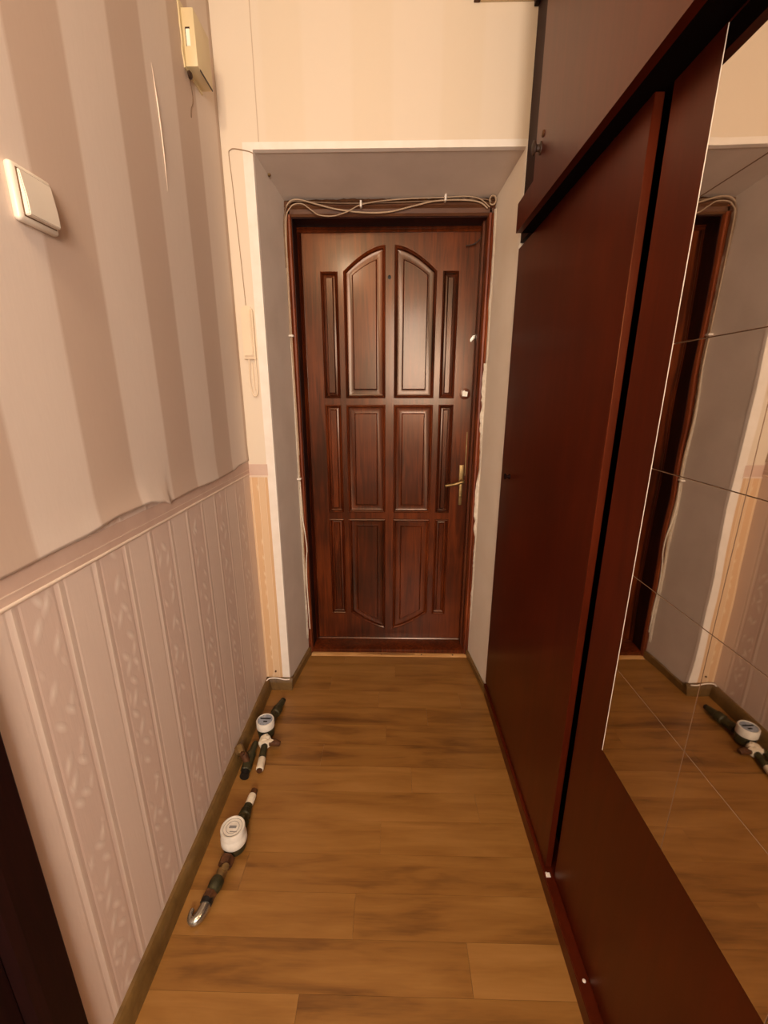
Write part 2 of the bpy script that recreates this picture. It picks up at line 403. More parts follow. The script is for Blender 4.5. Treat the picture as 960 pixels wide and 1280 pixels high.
bm = mk(); box(bm, LX, NL - 0.030, FY - 0.0018, FY, 1.050, 1.098); obj('border_strip', bm, M['border'], wf, label='pinkish dado border strip')
bm = mk(); box(bm, LX, NL - 0.030, FY - 0.0035, FY, 1.043, 1.050); obj('border_rib', bm, M['border_rib'], wf)
# corner trims round the recess (L-section strips)
bm = mk(); wv = 0.033
prism(bm, [(NL - wv, FY), (NL - wv, FY - .0016), (NL + .0022, FY - .0020), (NL + .0040, FY + .012), (NL + .0015, FY + .012), (NL, FY)], 0.055, 2.206, 'z')
obj('trim_1', bm, M['trim_white'], **S('white vertical corner strip at the left edge of the door recess', 'trim'))
bm = mk()
prism(bm, [(FY, 2.222), (FY - .0018, 2.222), (FY - .0022, 2.200), (FY + .014, 2.197), (FY + .014, 2.2005), (FY, 2.203)], NL - wv, NR + .018, 'x')
obj('trim_2', bm, M['trim_white'], **S('white horizontal corner strip above the door recess', 'trim'))
bm = mk()
prism(bm, [(NR + .020, FY), (NR + .020, FY - .0018), (NR - .0022, FY - .0022), (NR - .0046, FY + .014), (NR - .0015, FY + .014), (NR, FY)], 0.0, 2.200, 'z')
obj('trim_3', bm, M['trim_white'], **S('white vertical corner strip at the right edge of the door recess', 'trim'))

# skirting
def skirt_prof(d, h): return [(0, 0), (d, 0), (d, h * .30), (d * .86, h * .42), (d * .86, h * .52), (d * .62, h * .86), (d * .35, h), (0, h)]
bm = mk(); prism(bm, [(LX + a_, b_) for a_, b_ in skirt_prof(0.026, 0.055)], 0.512, FY - 0.0, 'y')
obj('baseboard_left', bm, M['skirt'], smooth=35, **S('olive brown plastic skirting along the left wall', 'baseboard'))
bm = mk(); prism(bm, [(FY - a_, b_) for a_, b_ in skirt_prof(0.026, 0.055)], LX, NL + 0.0165, 'x')
obj('baseboard_front', bm, M['skirt'], smooth=35, **S('short olive brown skirting piece across the corner left of the recess', 'baseboard'))
bm = mk()
A0, A1 = Vector((NL + .001, FY - 0.012)), Vector((-0.4545, FRY))
prism(bm, [(A0.x, A0.y), (A0.x + .014, A0.y), (A1.x + .014, A1.y), (A1.x, A1.y)], 0, 0.038, 'z')
obj('baseboard_recess_left', bm, M['skirt'], **S('thin brown skirting on the left side of the door recess', 'baseboard'))
bm = mk()
prism(bm, [(NR - .003, FY - 0.03), (NR - .015, FY - 0.03), (0.4055, FRY), (0.4185, FRY)], 0, 0.030, 'z')
obj('baseboard_recess_right', bm, M['skirt'], **S('thin brown skirting on the right side of the door recess', 'baseboard'))

# ---------------------------------------------------------------- entrance door
door = thing('door_1', 'varnished red-brown panelled wooden entrance door in its frame at the end of the hall', 'door', (0, FRY, 0), kind='structure')
FI_L, FI_R, FI_T = -0.432, 0.396, 2.096
LY = 2.12                                        # face of the leaf
def casing_prof(o, i):                           # outer x, inner x -> outline in (x, y)
    s_ = 1 if i > o else -1; w_ = abs(i - o)
    return [(o, FRY + .001), (o + s_ * w_ * .08, FRY - .006), (o + s_ * w_ * .38, FRY - .009), (o + s_ * w_ * .46, FRY - .004), (o + s_ * w_ * .58, FRY - .010), (o + s_ * w_ * .86, FRY - .010), (i, FRY - .003), (i, 2.17), (o, 2.17)]
bm = mk(); prism(bm, casing_prof(-0.4575, FI_L), 0.0, FI_T + .03, 'z'); obj('jamb', bm, M['wood_frame'], door, smooth=30)
bm = mk(); prism(bm, casing_prof(0.4205, FI_R - .002), 0.0, FI_T + .03, 'z'); obj('jamb', bm, M['wood_frame'], door, smooth=30)
bm = mk()
prism(bm, [(b_, a_) for a_, b_ in casing_prof(2.157, FI_T)], -0.4575, 0.4205, 'x')
obj('head', bm, M['wood_head'], door, smooth=30)
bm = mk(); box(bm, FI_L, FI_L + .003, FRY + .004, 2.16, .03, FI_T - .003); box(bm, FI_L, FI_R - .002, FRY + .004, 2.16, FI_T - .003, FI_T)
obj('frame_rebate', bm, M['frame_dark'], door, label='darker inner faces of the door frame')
bm = mk(); prism(bm, [(FI_R - .002, FRY + .004), (FI_R - .005, FRY + .008), (FI_R - .005, 2.060), (FI_R - .013, 2.064), (FI_R - .013, 2.114), (FI_R - .002, 2.114)], .03, FI_T - .003, 'z')
obj('frame_rebate', bm, M['wood_rebate'], door, label='brown right inner face of the door frame')
bm = mk(); prism(bm, [(FRY - .004, 0), (FRY - .004, .026), (FRY + .004, .030), (2.115, .030), (2.118, .036), (2.17, .036), (2.17, 0)], FI_L - .001, FI_R, 'x')
obj('threshold', bm, M['wood_red'], door, smooth=30)
bm = mk(); prism(bm, [(1.988, -0.004), (1.990, .003), (2.005, .007), (2.016, .006), (2.016, -0.004)], -0.438, 0.408, 'x')
obj('threshold_strip', bm, M['pale_wood'], door, label='bare pale wooden strip before the threshold')
bm = mk()
pts = [(-.17, 2.003), (-.06, 1.9985), (.02, 1.9985), (.12, 2.001), (.13, 2.004), (0.05, 2.0055), (-.06, 2.0055)]
prism(bm, pts, .0066, .0085, 'z'); obj('splinter', bm, M['wood_red'], door)
for x_ in (-.055, .165, .335):
    bm = mk(); lathe(bm, (x_, 2.001, .0058), (0, -.2, 1), [(0, .004), (.0012, .004), (.002, .002)], 8); obj('nail_head', bm, M['cable_dark'], door)
# stop bead around the leaf
for args in ((FI_L + .003, FI_L + .020, .036, 2.070, 'v'), (FI_L + .003, FI_R - .005, 2.070, 2.090, 'h')):
    bm = mk(); x0, x1, z0, z1, kd = args
    if kd == 'v': prism(bm, [(x0, LY), (x0, LY - .012), (x0 + .006, LY - .015), (x0 + .009, LY - .009), (x0 + .012, LY - .012), (x1, LY - .006), (x1, LY)], z0, z1, 'z')
    else: prism(bm, [(LY, z1), (LY - .012, z1), (LY - .015, z1 - .006), (LY - .009, z1 - .009), (LY - .012, z1 - .013), (LY - .006, z0), (LY, z0)], x0, x1, 'x')
    obj('stop_bead', bm, M['wood_red'], door, smooth=30)

# leaf with recessed fields
sc_ = 1.004
def SX(x): return x * sc_
def SZ(z): return 1.38 + (z - 1.38) * sc_
def outline(x0, x1, z0, z1, top=None, bot=None, d=0.0, n=14):
    """closed loop, inset by d; top / bot = (apex side, rise)"""
    a, b = x0 + d, x1 - d; pts = []
    def zt(x):
        if not top: return z1 - d
        side, r = top; u = min(1, max(0, (x - x0) / (x1 - x0))); u = u if side == 'R' else 1 - u
        return z1 + r * (1 - (1 - u) ** 1.7) - d * 1.22
    def zb(x):
        if not bot: return z0 + d
        side, r = bot; u = min(1, max(0, (x - x0) / (x1 - x0))); u = u if side == 'R' else 1 - u
        return z0 - r * (1 - (1 - u) ** 1.45) + d * 1.15
    N = n
    for i in range(N + 1): x = a + (b - a) * i / N; pts.append((x, zb(x)))
    for i in range(N + 1): x = b + (a - b) * i / N; pts.append((x, zt(x)))
    return pts
cols = [(-.331, -.254, 'n'), (-.227, -.037, 'w'), (.006, .196, 'w2'), (.225, .295, 'n')]
specs = []
for (a_, b_, kd) in cols:
    a_, b_ = SX(a_), SX(b_)
    side = 'R' if kd == 'w' else 'L'
    tp = (side, 0.105) if kd != 'n' else None
    specs.append((a_, b_, SZ(1.363), SZ(1.914), tp, None, kd))
    specs.append((a_, b_, SZ(.785), SZ(1.330), None, None, kd))
    specs.append((a_, b_, SZ(.204 if kd != 'n' else .196), SZ(.748), None, ((side, 0.102) if kd != 'n' else None), kd))
cu = bpy.data.curves.new('leaf', 'CURVE'); cu.dimensions = '2D'; cu.fill_mode = 'BOTH'; cu.extrude = 0.019
def spl(pts):
    s_ = cu.splines.new('POLY'); s_.points.add(len(pts) - 1)
    for p, q in zip(s_.points, pts): p.co = (q[0], q[1], 0, 1)
    s_.use_cyclic_u = True
LX0, LX1, LZ0, LZ1 = FI_L + .006, FI_R - .008, .038, 2.088
spl([(LX0, LZ0), (LX1, LZ0), (LX1, LZ1), (LX0, LZ1)])
for sp in specs: spl(outline(*sp[:4], sp[4], sp[5], 0.0))
co_ = bpy.data.objects.new('tmp_leaf', cu); COL.objects.link(co_)
bpy.context.view_layer.update()
me = bpy.data.meshes.new_from_object(co_.evaluated_get(bpy.context.evaluated_depsgraph_get()))
bpy.data.objects.remove(co_); bm = mk(); bm.from_mesh(me); bpy.data.meshes.remove(me)
bmesh.ops.transform(bm, matrix=Matrix.Translation((0, LY + .019, 0)) @ Matrix.Rotation(PI / 2, 4, 'X'), verts=bm.verts)
leaf = obj('leaf', bm, M['wood_red'], door, label='red-brown door leaf with arched panel openings')
def panel(sp):
    x0, x1, z0, z1, tp, bt, kd = sp
    if kd == 'n': prof = [(-.0015, 0.001), (.0005, -.0045), (.0045, -.0060), (.0085, -.0035), (.010, .0065), (.0145, .0085), (.0215, .0075), (.0225, .0030), (.0255, -.0005)]
    else: prof = [(-.0015, 0.001), (.0005, -.0045), (.0050, -.0060), (.0100, -.0035), (.0115, .0075), (.0160, .0088), (.0385, .0075), (.0400, .0010), (.0435, -.0022), (.0455, -.0022)]
    bm = mk(); loops = []
    for d, dep in prof:
        loops.append([bm.verts.new((p[0], LY + dep * 1.35, p[1])) for p in outline(x0, x1, z0, z1, tp, bt, d)])
    n = len(loops[0])
    for A, B in zip(loops, loops[1:]):
        for i in range(n): bm.faces.new((A[i], A[(i + 1) % n], B[(i + 1) % n], B[i]))
    L = loops[-1]; h = n // 2
    for i in range(h - 1): bm.faces.new((L[i], L[i + 1], L[n - 2 - i], L[n - 1 - i]))
    obj('door_panel', bm, M['wood_red'], leaf, smooth=28)
for sp in specs: panel(sp)
# fittings
bm = mk(); box(bm, .340, .364, LY - .006, LY, .935, 1.035, .003); box(bm, .343, .361, LY - .007, LY, .825, .940, .004)
hp = obj('handle_plate', bm, M['brass'], leaf, smooth=40, label='tarnished brass handle plate')
bm = mk(); tube(bm, [(.356, LY - .004, .957), (.356, LY - .045, .957), (.345, LY - .052, .955), (.31, LY - .052, .944), (.268, LY - .048, .936)], .008, 10, 5, radii=[.009, .009, .0085, .008, .0075])
obj('door_lever', bm, M['brass'], leaf, smooth=50, label='brass lever handle')
bm = mk(); lathe(bm, (.352, LY, .875), (0, -1, 0), [(0, .007), (.009, .007), (.010, .005)], 14); obj('lock_cylinder', bm, M['brass'], leaf, smooth=40)
bm = mk(); lathe(bm, (.350, LY, 1.382), (0, -1, 0), [(0, .026), (.002, .026), (.003, .023)], 24); obj('lock_rose', bm, M['wood_red'], leaf, smooth=40, label='round wood-coloured upper lock rose')
bm = mk(); prism(bm, [(.337, 1.372), (.361, 1.370), (.363, 1.392), (.350, 1.394), (.347, 1.399), (.338, 1.394)], LY - .0055, LY - .003, 'y')
obj('lock_sticker', bm, M['ivory'], leaf, label='small white patch on the upper lock')
bm = mk(); box(bm, .369, .3725, LY - .004, LY, .98, 1.20); obj('edge_strip', bm, M['brass'], leaf, label='thin metal strip beside the handle')
bm = mk(); prism(bm, [(.362, 1.615), (.380, 1.632), (.384, 1.648), (.372, 1.644), (.360, 1.628)], LY - .010, LY, 'y'); obj('latch', bm, M['chrome'], leaf, label='small grey metal latch high on the leaf')
bm = mk(); lathe(bm, (-.018, LY, 1.893), (0, -1, 0), [(0, .008), (.003, .008), (.0035, .005), (.002, .0035)], 16); obj('peephole', bm, M['black'], leaf, smooth=40, label='small dark peephole')
# torn plaster edges
def flakes(xb, side, z0, z1, seed, amp, base):
    rd = random.Random(seed); bm = mk(); zs = []; z = z0
    while z < z1: zs.append(z); z += rd.uniform(.006, .022)
    prev = None; wdt = base
    for z in zs:
        wdt = max(.001, min(amp, wdt + rd.uniform(-.5, .5) * amp * .6))
        lo = xb + side * .0015; hi = xb - side * wdt
        yy = FRY - .0125 - rd.uniform(0, .003)
        cur = [bm.verts.new((lo, FRY - .0235, z)), bm.verts.new(((lo + hi) / 2, yy - .004, z)), bm.verts.new((hi, yy + .0035, z + rd.uniform(-.003, .003)))]
        if prev:
            for i in range(2): bm.faces.new((prev[i], prev[i + 1], cur[i + 1], cur[i]))
        prev = cur
    o = obj('torn_plaster_edge', bm, M['plaster_flake'], wf, label='ragged white plaster edge beside the door frame')
    m_ = o.modifiers.new('t', 'SOLIDIFY'); m_.thickness = .0016
flakes(.4205, 1, .22, 1.52, 3, .013, .004); flakes(.4205, 1, 1.52, 2.12, 5, .004, .002)
flakes(-.4570, -1, .10, 1.95, 8, .004, .002)
# ragged mortar above the frame head
bm = mk(); rd = random.Random(4); prev = None
for i in range(60):
    x = -.44 + .86 * i / 59; hgt = rd.uniform(.002, .012) + (.006 if 14 < i < 30 or i > 50 else 0)
    cur = [bm.verts.new((x, FRY - .012, 2.146)), bm.verts.new((x, FRY - .016 - rd.uniform(0, .004), 2.150 + hgt * .3)), bm.verts.new((x, FRY - .003, 2.156))]
    if prev:
        for k_ in range(2): bm.faces.new((prev[k_], prev[k_ + 1], cur[k_ + 1], cur[k_]))
    prev = cur
obj('mortar_edge', bm, M['rust'], wf, label='rough dirty mortar above the frame head')

# ---------------------------------------------------------------- cables round the frame
def cable(name, label, pts, r, m, sub=6, cat='cable'):
    bm = mk(); tube(bm, pts, r, 7, sub)
    return obj(name, bm, m, None, smooth=60, label=label, category=cat)
Yc = FRY - .016
cable('cable', 'thick beige cable sagging across the door frame head and down its left side',
      [(-.441, Yc, .26), (-.452, Yc, .60), (-.446, Yc, .80), (-.452, Yc, 1.0), (-.452, Yc, 1.3), (-.456, Yc - .006, 1.63), (-.454, Yc - .010, 1.95), (-.452, Yc - .012, 2.08), (-.435, Yc - .014, 2.135), (-.395, Yc - .012, 2.150), (-.32, Yc - .006, 2.135), (-.23, Yc - .004, 2.116), (-.12, Yc - .004, 2.104), (-.02, Yc - .004, 2.106), (.08, Yc - .004, 2.126), (.17, Yc - .004, 2.143), (.28, Yc - .004, 2.146), (.35, Yc - .004, 2.138), (.385, Yc - .004, 2.116)], .0033, M['cable'])
cable('cable', 'thin pale wire dipping lowest at the left end of the door frame head',
      [(-.447, Yc - .006, 1.10), (-.449, Yc - .016, 1.60), (-.447, Yc - .022, 2.03), (-.425, Yc - .026, 2.115), (-.38, Yc - .020, 2.132), (-.345, Yc - .014, 2.115), (-.31, Yc - .013, 2.094), (-.25, Yc - .013, 2.090), (-.19, Yc - .014, 2.105), (-.14, Yc - .012, 2.128), (-.06, Yc - .010, 2.142), (.06, Yc - .010, 2.150), (.20, Yc - .012, 2.152), (.29, Yc - .014, 2.155), (.35, Yc - .013, 2.146), (.392, Yc - .010, 2.118)], .0023, M['cable'])
cable('cable', 'brownish wire running straight along the top of the door frame',
      [(-.4575, Yc - .012, 1.9), (-.4585, Yc - .014, 2.04), (-.447, Yc - .016, 2.110), (-.42, Yc - .010, 2.143), (-.36, Yc - .002, 2.145), (-.2, Yc + .002, 2.140), (0, Yc + .002, 2.142), (.2, Yc, 2.146), (.36, Yc, 2.150), (.40, Yc - .004, 2.140)], .0030, M['cable_grey'])
cable('cable', 'loose kinked white wire hanging low beside the left door jamb',
      [(-.4505, Yc - .004, .97), (-.4505, Yc - .004, .82), (-.447, Yc - .004, .77), (-.440, Yc - .004, .70), (-.434, Yc - .006, .62), (-.441, Yc - .004, .55), (-.444, Yc - .004, .42), (-.441, Yc - .004, .16)], .0026, M['plaster_flake'])
cable('cable', 'dark cable curving across the upper right corner of the leaf',
      [(.392, 2.05, 2.09), (.388, 2.075, 2.06), (.378, 2.095, 2.035), (.355, 2.103, 2.018), (.32, 2.104, 2.012)], .0028, M['cable_dark'])
for x_, z_, a_, lb in ((-.135, 2.131, .0, 'white cable clip left of centre above the door'), (.21, 2.150, 0, 'white cable clip right of centre above the door'), (-.452, 1.63, 1, 'white cable clip halfway up the left jamb'), (-.452, .985, 1, 'white cable clip low on the left jamb')):
    bm = mk()
    if a_: box(bm, x_ - .010, x_ + .010, Yc - .022, Yc + .004, z_ - .004, z_ + .004, .002)
    else: box(bm, x_ - .004, x_ + .004, Yc - .022, Yc + .004, z_ - .012, z_ + .012, .002)
    obj('cable_clip', bm, M['trim_white'], None, smooth=40, label=lb, category='clip', group='cable clips on the door frame')
# coil of wire in the top right corner
bm = mk(); pts = []
for i in range(26):
    an = i / 25 * 2 * PI * 1.6; pts.append((.402 + .013 * math.cos(an), Yc - .010 - .0004 * i, 2.140 + .016 * math.sin(an)))
tube(bm, pts, .0032, 7, 1)
obj('wire_coil', bm, M['cable'], None, smooth=60, label='small loop of beige wire in the upper right corner of the door frame', category='wire')

# ---------------------------------------------------------------- intercom handset on the far wall
ic = thing('intercom_handset', 'cream wall intercom handset hanging left of the door recess', 'intercom', (-.556, FY, 1.37))
bm = mk()
def slab(bm, xc, hw, z0, z1, y0, y1, rt=.02, bev=.004):
    b = bmesh.new(); pts = []
    for i in range(7): an = PI * i / 6; pts.append((xc + hw * math.cos(an), z1 - rt + rt * math.sin(an)))
    pts += [(xc - hw, z0), (xc + hw, z0)]
    prism(b, pts, y0, y1, 'y'); bmesh.ops.recalc_face_normals(b, faces=b.faces[:])
    bmesh.ops.bevel(b, geom=[e for e in b.edges if abs(e.verts[0].co.y - e.verts[1].co.y) < 1e-6 and e.verts[0].co.y < (y0 + y1) / 2], offset=bev, segments=2, affect='EDGES')
    m_ = bpy.data.meshes.new('t'); b.to_mesh(m_); b.free(); bm.from_mesh(m_); bpy.data.meshes.remove(m_)
slab(bm, -.556, .0225, 1.512, 1.703, FY - .022, FY); obj('base', bm, M['handset'], ic, smooth=40)
bm = mk(); slab(bm, -.556, .0170, 1.522, 1.694, FY - .030, FY - .022, .015, .003); obj('handset', bm, M['handset'], ic, smooth=40)
bm = mk(); tube(bm, [(-.563, FY - .010, 1.514), (-.565, FY - .012, 1.44), (-.560, FY - .012, 1.39), (-.549, FY - .012, 1.373), (-.538, FY - .012, 1.388), (-.535, FY - .012, 1.44), (-.538, FY - .010, 1.514)], .0032, 8, 6)
obj('cord', bm, M['handset'], ic, smooth=60)
bm = mk(); tube(bm, [(-.553, FY - .006, 1.50), (-.551, FY - .008, 1.42), (-.549, FY - .007, 1.395)], .0028, 8, 4); obj('cord', bm, M['handset'], ic, smooth=60)
cable('cable', 'thin wire running up from the intercom handset to the corner of the door recess',
      [(-.560, FY - .004, 1.70), (-.566, FY - .003, 1.9), (-.573, FY - .003, 2.10), (-.577, FY - .003, 2.185), (-.571, FY - .003, 2.199), (-.555, FY - .003, 2.203), (-.51, FY - .0045, 2.195), (-.490, FY - .004, 2.188)], .0014, M['wire_tan'])
bm = mk(); lathe(bm, (-.472, 1.86, 2.1825), (0, 0, -1), [(0, .006), (.006, .006), (.008, .003)], 10)
obj('nail', bm, M['brass'], None, label='small nail head under the top left corner of the door recess', category='nail')
bm = mk(); lathe(bm, (-.560, FY - .001, .088), (0, -1, 0), [(0, .0045), (.004, .0045), (.006, .002)], 10)
obj('nail', bm, M['rust'], None, label='rusty nail in the wallpaper just above the corner skirting', category='nail')
bm = mk(); tube(bm, [(-.602, FY - .030, .050), (-.585, FY - .027, .066), (-.55, FY - .024, .066), (-.515, FY - .022, .057), (-.49, FY - .020, .057)], .003, 7, 5)
obj('cable', bm, M['trim_white'], None, smooth=60, label='short white wire lying on top of the corner skirting', category='cable')

# ---------------------------------------------------------------- door chime and light switch on the left wall
ch = thing('door_chime', 'yellowed cream doorbell chime box high on the striped wall near the corner', 'doorbell', (LX, 1.55, 2.287))
bm = mk(); box(bm, LX + .006, LX + .041, 1.492, 1.598, 2.287, 2.420, .0025); obj('cover', bm, M['cream_plastic'], ch, smooth=40)
bm = mk(); rd = random.Random(2)
pts = []
for i in range(12): pts.append((1.482 + rd.uniform(-.004, .002), 2.280 + .155 * i / 11))
pts += [(1.600, 2.435), (1.600, 2.280)]
prism(bm, pts, LX + .002, LX + .0065, 'x'); obj('back_plate', bm, M['cream_plastic'], ch, label='chipped cream backing plate')
bm = mk(); box(bm, LX + .015, LX + .026, 1.4905, 1.493, 2.333, 2.372, .001); obj('side_window', bm, M['ivory'], ch, label='bright ivory window in the chime side')
bm = mk(); box(bm, LX + .014, LX + .027, 1.4912, 1.493, 2.372, 2.376); box(bm, LX + .0135, LX + .0148, 1.4912, 1.493, 2.333, 2.374); obj('window_slot', bm, M['cable_dark'], ch)
bm = mk(); box(bm, LX + .0405, LX + .0425, 1.505, 1.590, 2.283, 2.2875); obj('cover_lip', bm, M['cable_dark'], ch, label='dark gap under the cover')
bm = mk(); lathe(bm, (LX + .008, 1.500, 2.272), (1, 0, 0), [(0, .009), (.005, .010), (.009, .006)], 12); obj('cable_stub', bm, M['cable_dark'], ch, smooth=50, label='dark cable stub below the box')
cable('wire', 'thin brown wire dangling below the doorbell chime box', [(LX + .006, 1.510, 2.27), (LX + .0035, 1.525, 2.24), (LX + .0035, 1.520, 2.215), (LX + .0035, 1.505, 2.195), (LX + .0035, 1.498, 2.17)], .0012, M['cable_grey'], cat='wire')

sw = thing('light_switch', 'white square rocker light switch on the striped wall at left', 'switch', (LX, .795, 1.675))
SWY, SWZ, SH = .792, 1.688, .0415
bm = mk(); box(bm, LX + .002, LX + .016, SWY - SH, SWY + SH, SWZ - SH, SWZ + SH, .0065, 4); obj('switch_base', bm, M['white_plastic'], sw, smooth=50)
bm = mk(); box(bm, LX + .0155, LX + .0168, SWY - .0335, SWY + .0335, SWZ - .0335, SWZ + .0335); obj('rocker_gap', bm, M['cable_grey'], sw)
bm = mk(); a_ = .0325
prism(bm, [(LX + .0165, SWZ - a_), (LX + .026, SWZ - a_ + .001), (LX + .0255, SWZ - a_ * .2), (LX + .0205, SWZ + a_ - .001), (LX + .0165, SWZ + a_)], SWY - a_, SWY + a_, 'y')
bmesh.ops.recalc_face_normals(bm, faces=bm.faces[:]); bmesh.ops.bevel(bm, geom=bm.edges[:], offset=.0015, segments=2, affect='EDGES')
obj('rocker', bm, M['white_plastic'], sw, smooth=40)

# ---------------------------------------------------------------- meter cupboard edge above the recess
mb = thing('meter_box', 'greyish beige box with a brown corner fixed at the top of the far wall', 'box', (.35, FY, 2.584))
bm = mk(); box(bm, .272, .443, FY - .03, FY, 2.5865, 2.650, .002); obj('body', bm, M['cream_plastic'], mb, smooth=40)
bm = mk(); box(bm, .252, .272, FY - .031, FY, 2.5855, 2.650, .002); obj('end_cap', bm, M['rust'], mb, smooth=40, label='brown end cap')

# ---------------------------------------------------------------- wardrobe along the right wall
wd = thing('wardrobe', 'dark mahogany built-in wardrobe with overhanging top cupboard and mirror tiles', 'wardrobe', (.45, .7, 0))
WN = -1.25
bm = mk(); prism(bm, [(.443, 0), (.443, .044), (.446, .048), (.52, .048), (.52, 0)], WN, 1.715, 'y'); obj('plinth', bm, M['mahogany'], wd)
bm = mk(); box(bm, .452, .470, .905, 1.722, .052, 1.886, .0012, 1)
sd = obj('sliding_door', bm, M['mahogany'], wd, smooth=40, label='plain mahogany sliding door at the far end')
bm = mk(); box(bm, .469, .486, WN + .02, .880, .052, 1.886, .0012, 1)
mp = obj('mirror_door', bm, M['mahogany'], wd, smooth=40, label='mahogany door carrying the mirror tiles')
UX, UZ = .402, 1.890
bm = mk(); prism(bm, [(WN, UZ), (1.582, UZ), (1.582, 1.9735), (1.430, 1.9735), (1.430, 2.655), (WN, 2.655)], UX, UX + .018, 'x')
uf = obj('upper_door', bm, M['mahogany'], wd, label='overhanging mahogany top cupboard front')
bm = mk(); box(bm, UX + .018, .500, WN, 1.580, UZ, UZ + .018); obj('upper_bottom', bm, M['underside_shade'], wd)
bm = mk(); box(bm, .4590, .477, 1.425, 1.733, UZ + .018, 2.655); obj('filler_strip', bm, M['mahogany_dark'], wd, label='dark recessed filler strip by the far wall')
bm = mk(); box(bm, UX + .018, .477, 1.405, 1.427, UZ + .018, 2.655); box(bm, UX + .018, .477, 1.56, 1.58, UZ + .018, 1.972); obj('upper_side', bm, M['mahogany_dark'], wd)
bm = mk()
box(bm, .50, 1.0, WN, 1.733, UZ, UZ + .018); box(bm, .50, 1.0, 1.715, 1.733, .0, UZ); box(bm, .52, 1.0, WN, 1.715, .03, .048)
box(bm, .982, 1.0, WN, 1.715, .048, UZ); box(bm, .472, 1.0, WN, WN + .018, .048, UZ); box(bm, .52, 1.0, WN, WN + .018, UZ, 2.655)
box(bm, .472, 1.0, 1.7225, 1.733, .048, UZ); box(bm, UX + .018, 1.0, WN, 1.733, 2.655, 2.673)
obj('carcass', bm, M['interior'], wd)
bm = mk(); box(bm, .4445, .4585, 1.690, 1.7325, 2.573, 2.654); obj('top_bracket', bm, M['near_black'], wd, label='dark bracket at the top of the filler')
# knobs
bm = mk(); lathe(bm, (UX, 1.383, 2.030), (-1, 0, 0), [(0, .011), (.003, .011), (.005, .006), (.012, .006), (.016, .012), (.021, .0125), (.024, .008), (.0245, .001)], 18)
for v_ in bm.verts: v_.co.z = 2.030 + (v_.co.z - 2.030) * 1.45
obj('knob', bm, M['cable_dark'], uf, smooth=50, label='dark oval knob')
bm = mk(); lathe(bm, (UX, 1.368, 2.056), (-1, 0, 0), [(0, .008), (.003, .008), (.004, .005)], 14); obj('key_plate', bm, M['rust'], uf, smooth=50, label='small brown key plate')
bm = mk(); lathe(bm, (.452, 1.60, 1.075), (-1, 0, 0), [(0, .010), (.003, .010), (.005, .006), (.011, .006), (.015, .011), (.020, .0115), (.022, .001)], 18)
obj('knob', bm, M['near_black'], sd, smooth=50, label='small black knob')
# roller guide and paint chips on the plinth
bm = mk(); box(bm, .4475, .4505, .884, .890, .048, .056, .001); box(bm, .4475, .4600, .880, .892, .0478, .0495); obj('door_guide', bm, M['trim_white'], wd, smooth=40, label='small white sliding door guide')
bm = mk(); lathe(bm, (.4585, .66, .0475), (0, 0, 1), [(0, .004), (.002, .004), (.003, .002)], 10); obj('screw_cap', bm, M['trim_white'], wd, label='small white screw cap')
# mirror tiles
TS = .2085; TX = .4665; ty0 = .7535; tz0 = .627
for j in range(6):
    for i in range(9):
        y1 = ty0 - i * TS; z0 = tz0 + j * TS; y0 = y1 - TS + .0004; z1 = z0 + TS - .0004
        bm = mk(); g = .0007
        F = [bm.verts.new((TX - .0015, a_, b_)) for a_, b_ in ((y0 + g, z0 + g), (y1 - g, z0 + g), (y1 - g, z1 - g), (y0 + g, z1 - g))]
        E_ = [bm.verts.new((TX - .0004, a_, b_)) for a_, b_ in ((y0, z0), (y1, z0), (y1, z1), (y0, z1))]
        B_ = [bm.verts.new((.4695, a_, b_)) for a_, b_ in ((y0, z0), (y1, z0), (y1, z1), (y0, z1))]
        bm.faces.new(F).material_index = 0
        for k_ in range(4):
            q = (k_ + 1) % 4
            bm.faces.new((F[k_], F[q], E_[q], E_[k_])).material_index = 1; bm.faces.new((E_[k_], E_[q], B_[q], B_[k_])).material_index = 1
        bm.faces.new(B_[::-1])
        obj('mirror_tile', bm, [M['mirror'], M['glass_edge']], mp)

bm = mk(); box(bm, .4645, .4695, ty0 + .0002, ty0 + .0014, tz0, tz0 + 6 * TS); obj('mirror_edge', bm, M['trim_white'], mp, label='pale polished edge of the mirror tiles')

# ---------------------------------------------------------------- dark doorway on the left, right beside the camera
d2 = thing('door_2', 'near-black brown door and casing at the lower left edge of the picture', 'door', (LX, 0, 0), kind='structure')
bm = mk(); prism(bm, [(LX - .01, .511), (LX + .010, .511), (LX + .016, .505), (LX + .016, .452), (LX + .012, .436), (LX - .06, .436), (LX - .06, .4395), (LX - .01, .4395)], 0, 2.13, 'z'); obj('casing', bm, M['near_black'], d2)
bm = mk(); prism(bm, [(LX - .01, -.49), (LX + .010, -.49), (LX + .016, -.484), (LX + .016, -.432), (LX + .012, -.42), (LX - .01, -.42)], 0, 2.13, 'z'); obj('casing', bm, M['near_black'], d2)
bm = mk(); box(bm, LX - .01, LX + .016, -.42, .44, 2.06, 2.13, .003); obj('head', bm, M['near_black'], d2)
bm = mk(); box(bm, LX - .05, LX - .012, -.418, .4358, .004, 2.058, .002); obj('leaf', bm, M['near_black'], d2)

# ---------------------------------------------------------------- water meters and pipe pieces on the floor
def seg(name, parent, p0, p1, prof, m, n=16, label=None, smooth=35):
    """prof in fractions of the length from p0 to p1: (t, r)"""
    a_, b_ = Vector(p0), Vector(p1); L = (b_ - a_).length
    bm = mk(); lathe(bm, a_, b_ - a_, [(t_ * L, r) for t_, r in prof], n)
    o = obj(name, bm, m, parent, smooth=smooth)
    if label: o['label'] = label
    return o
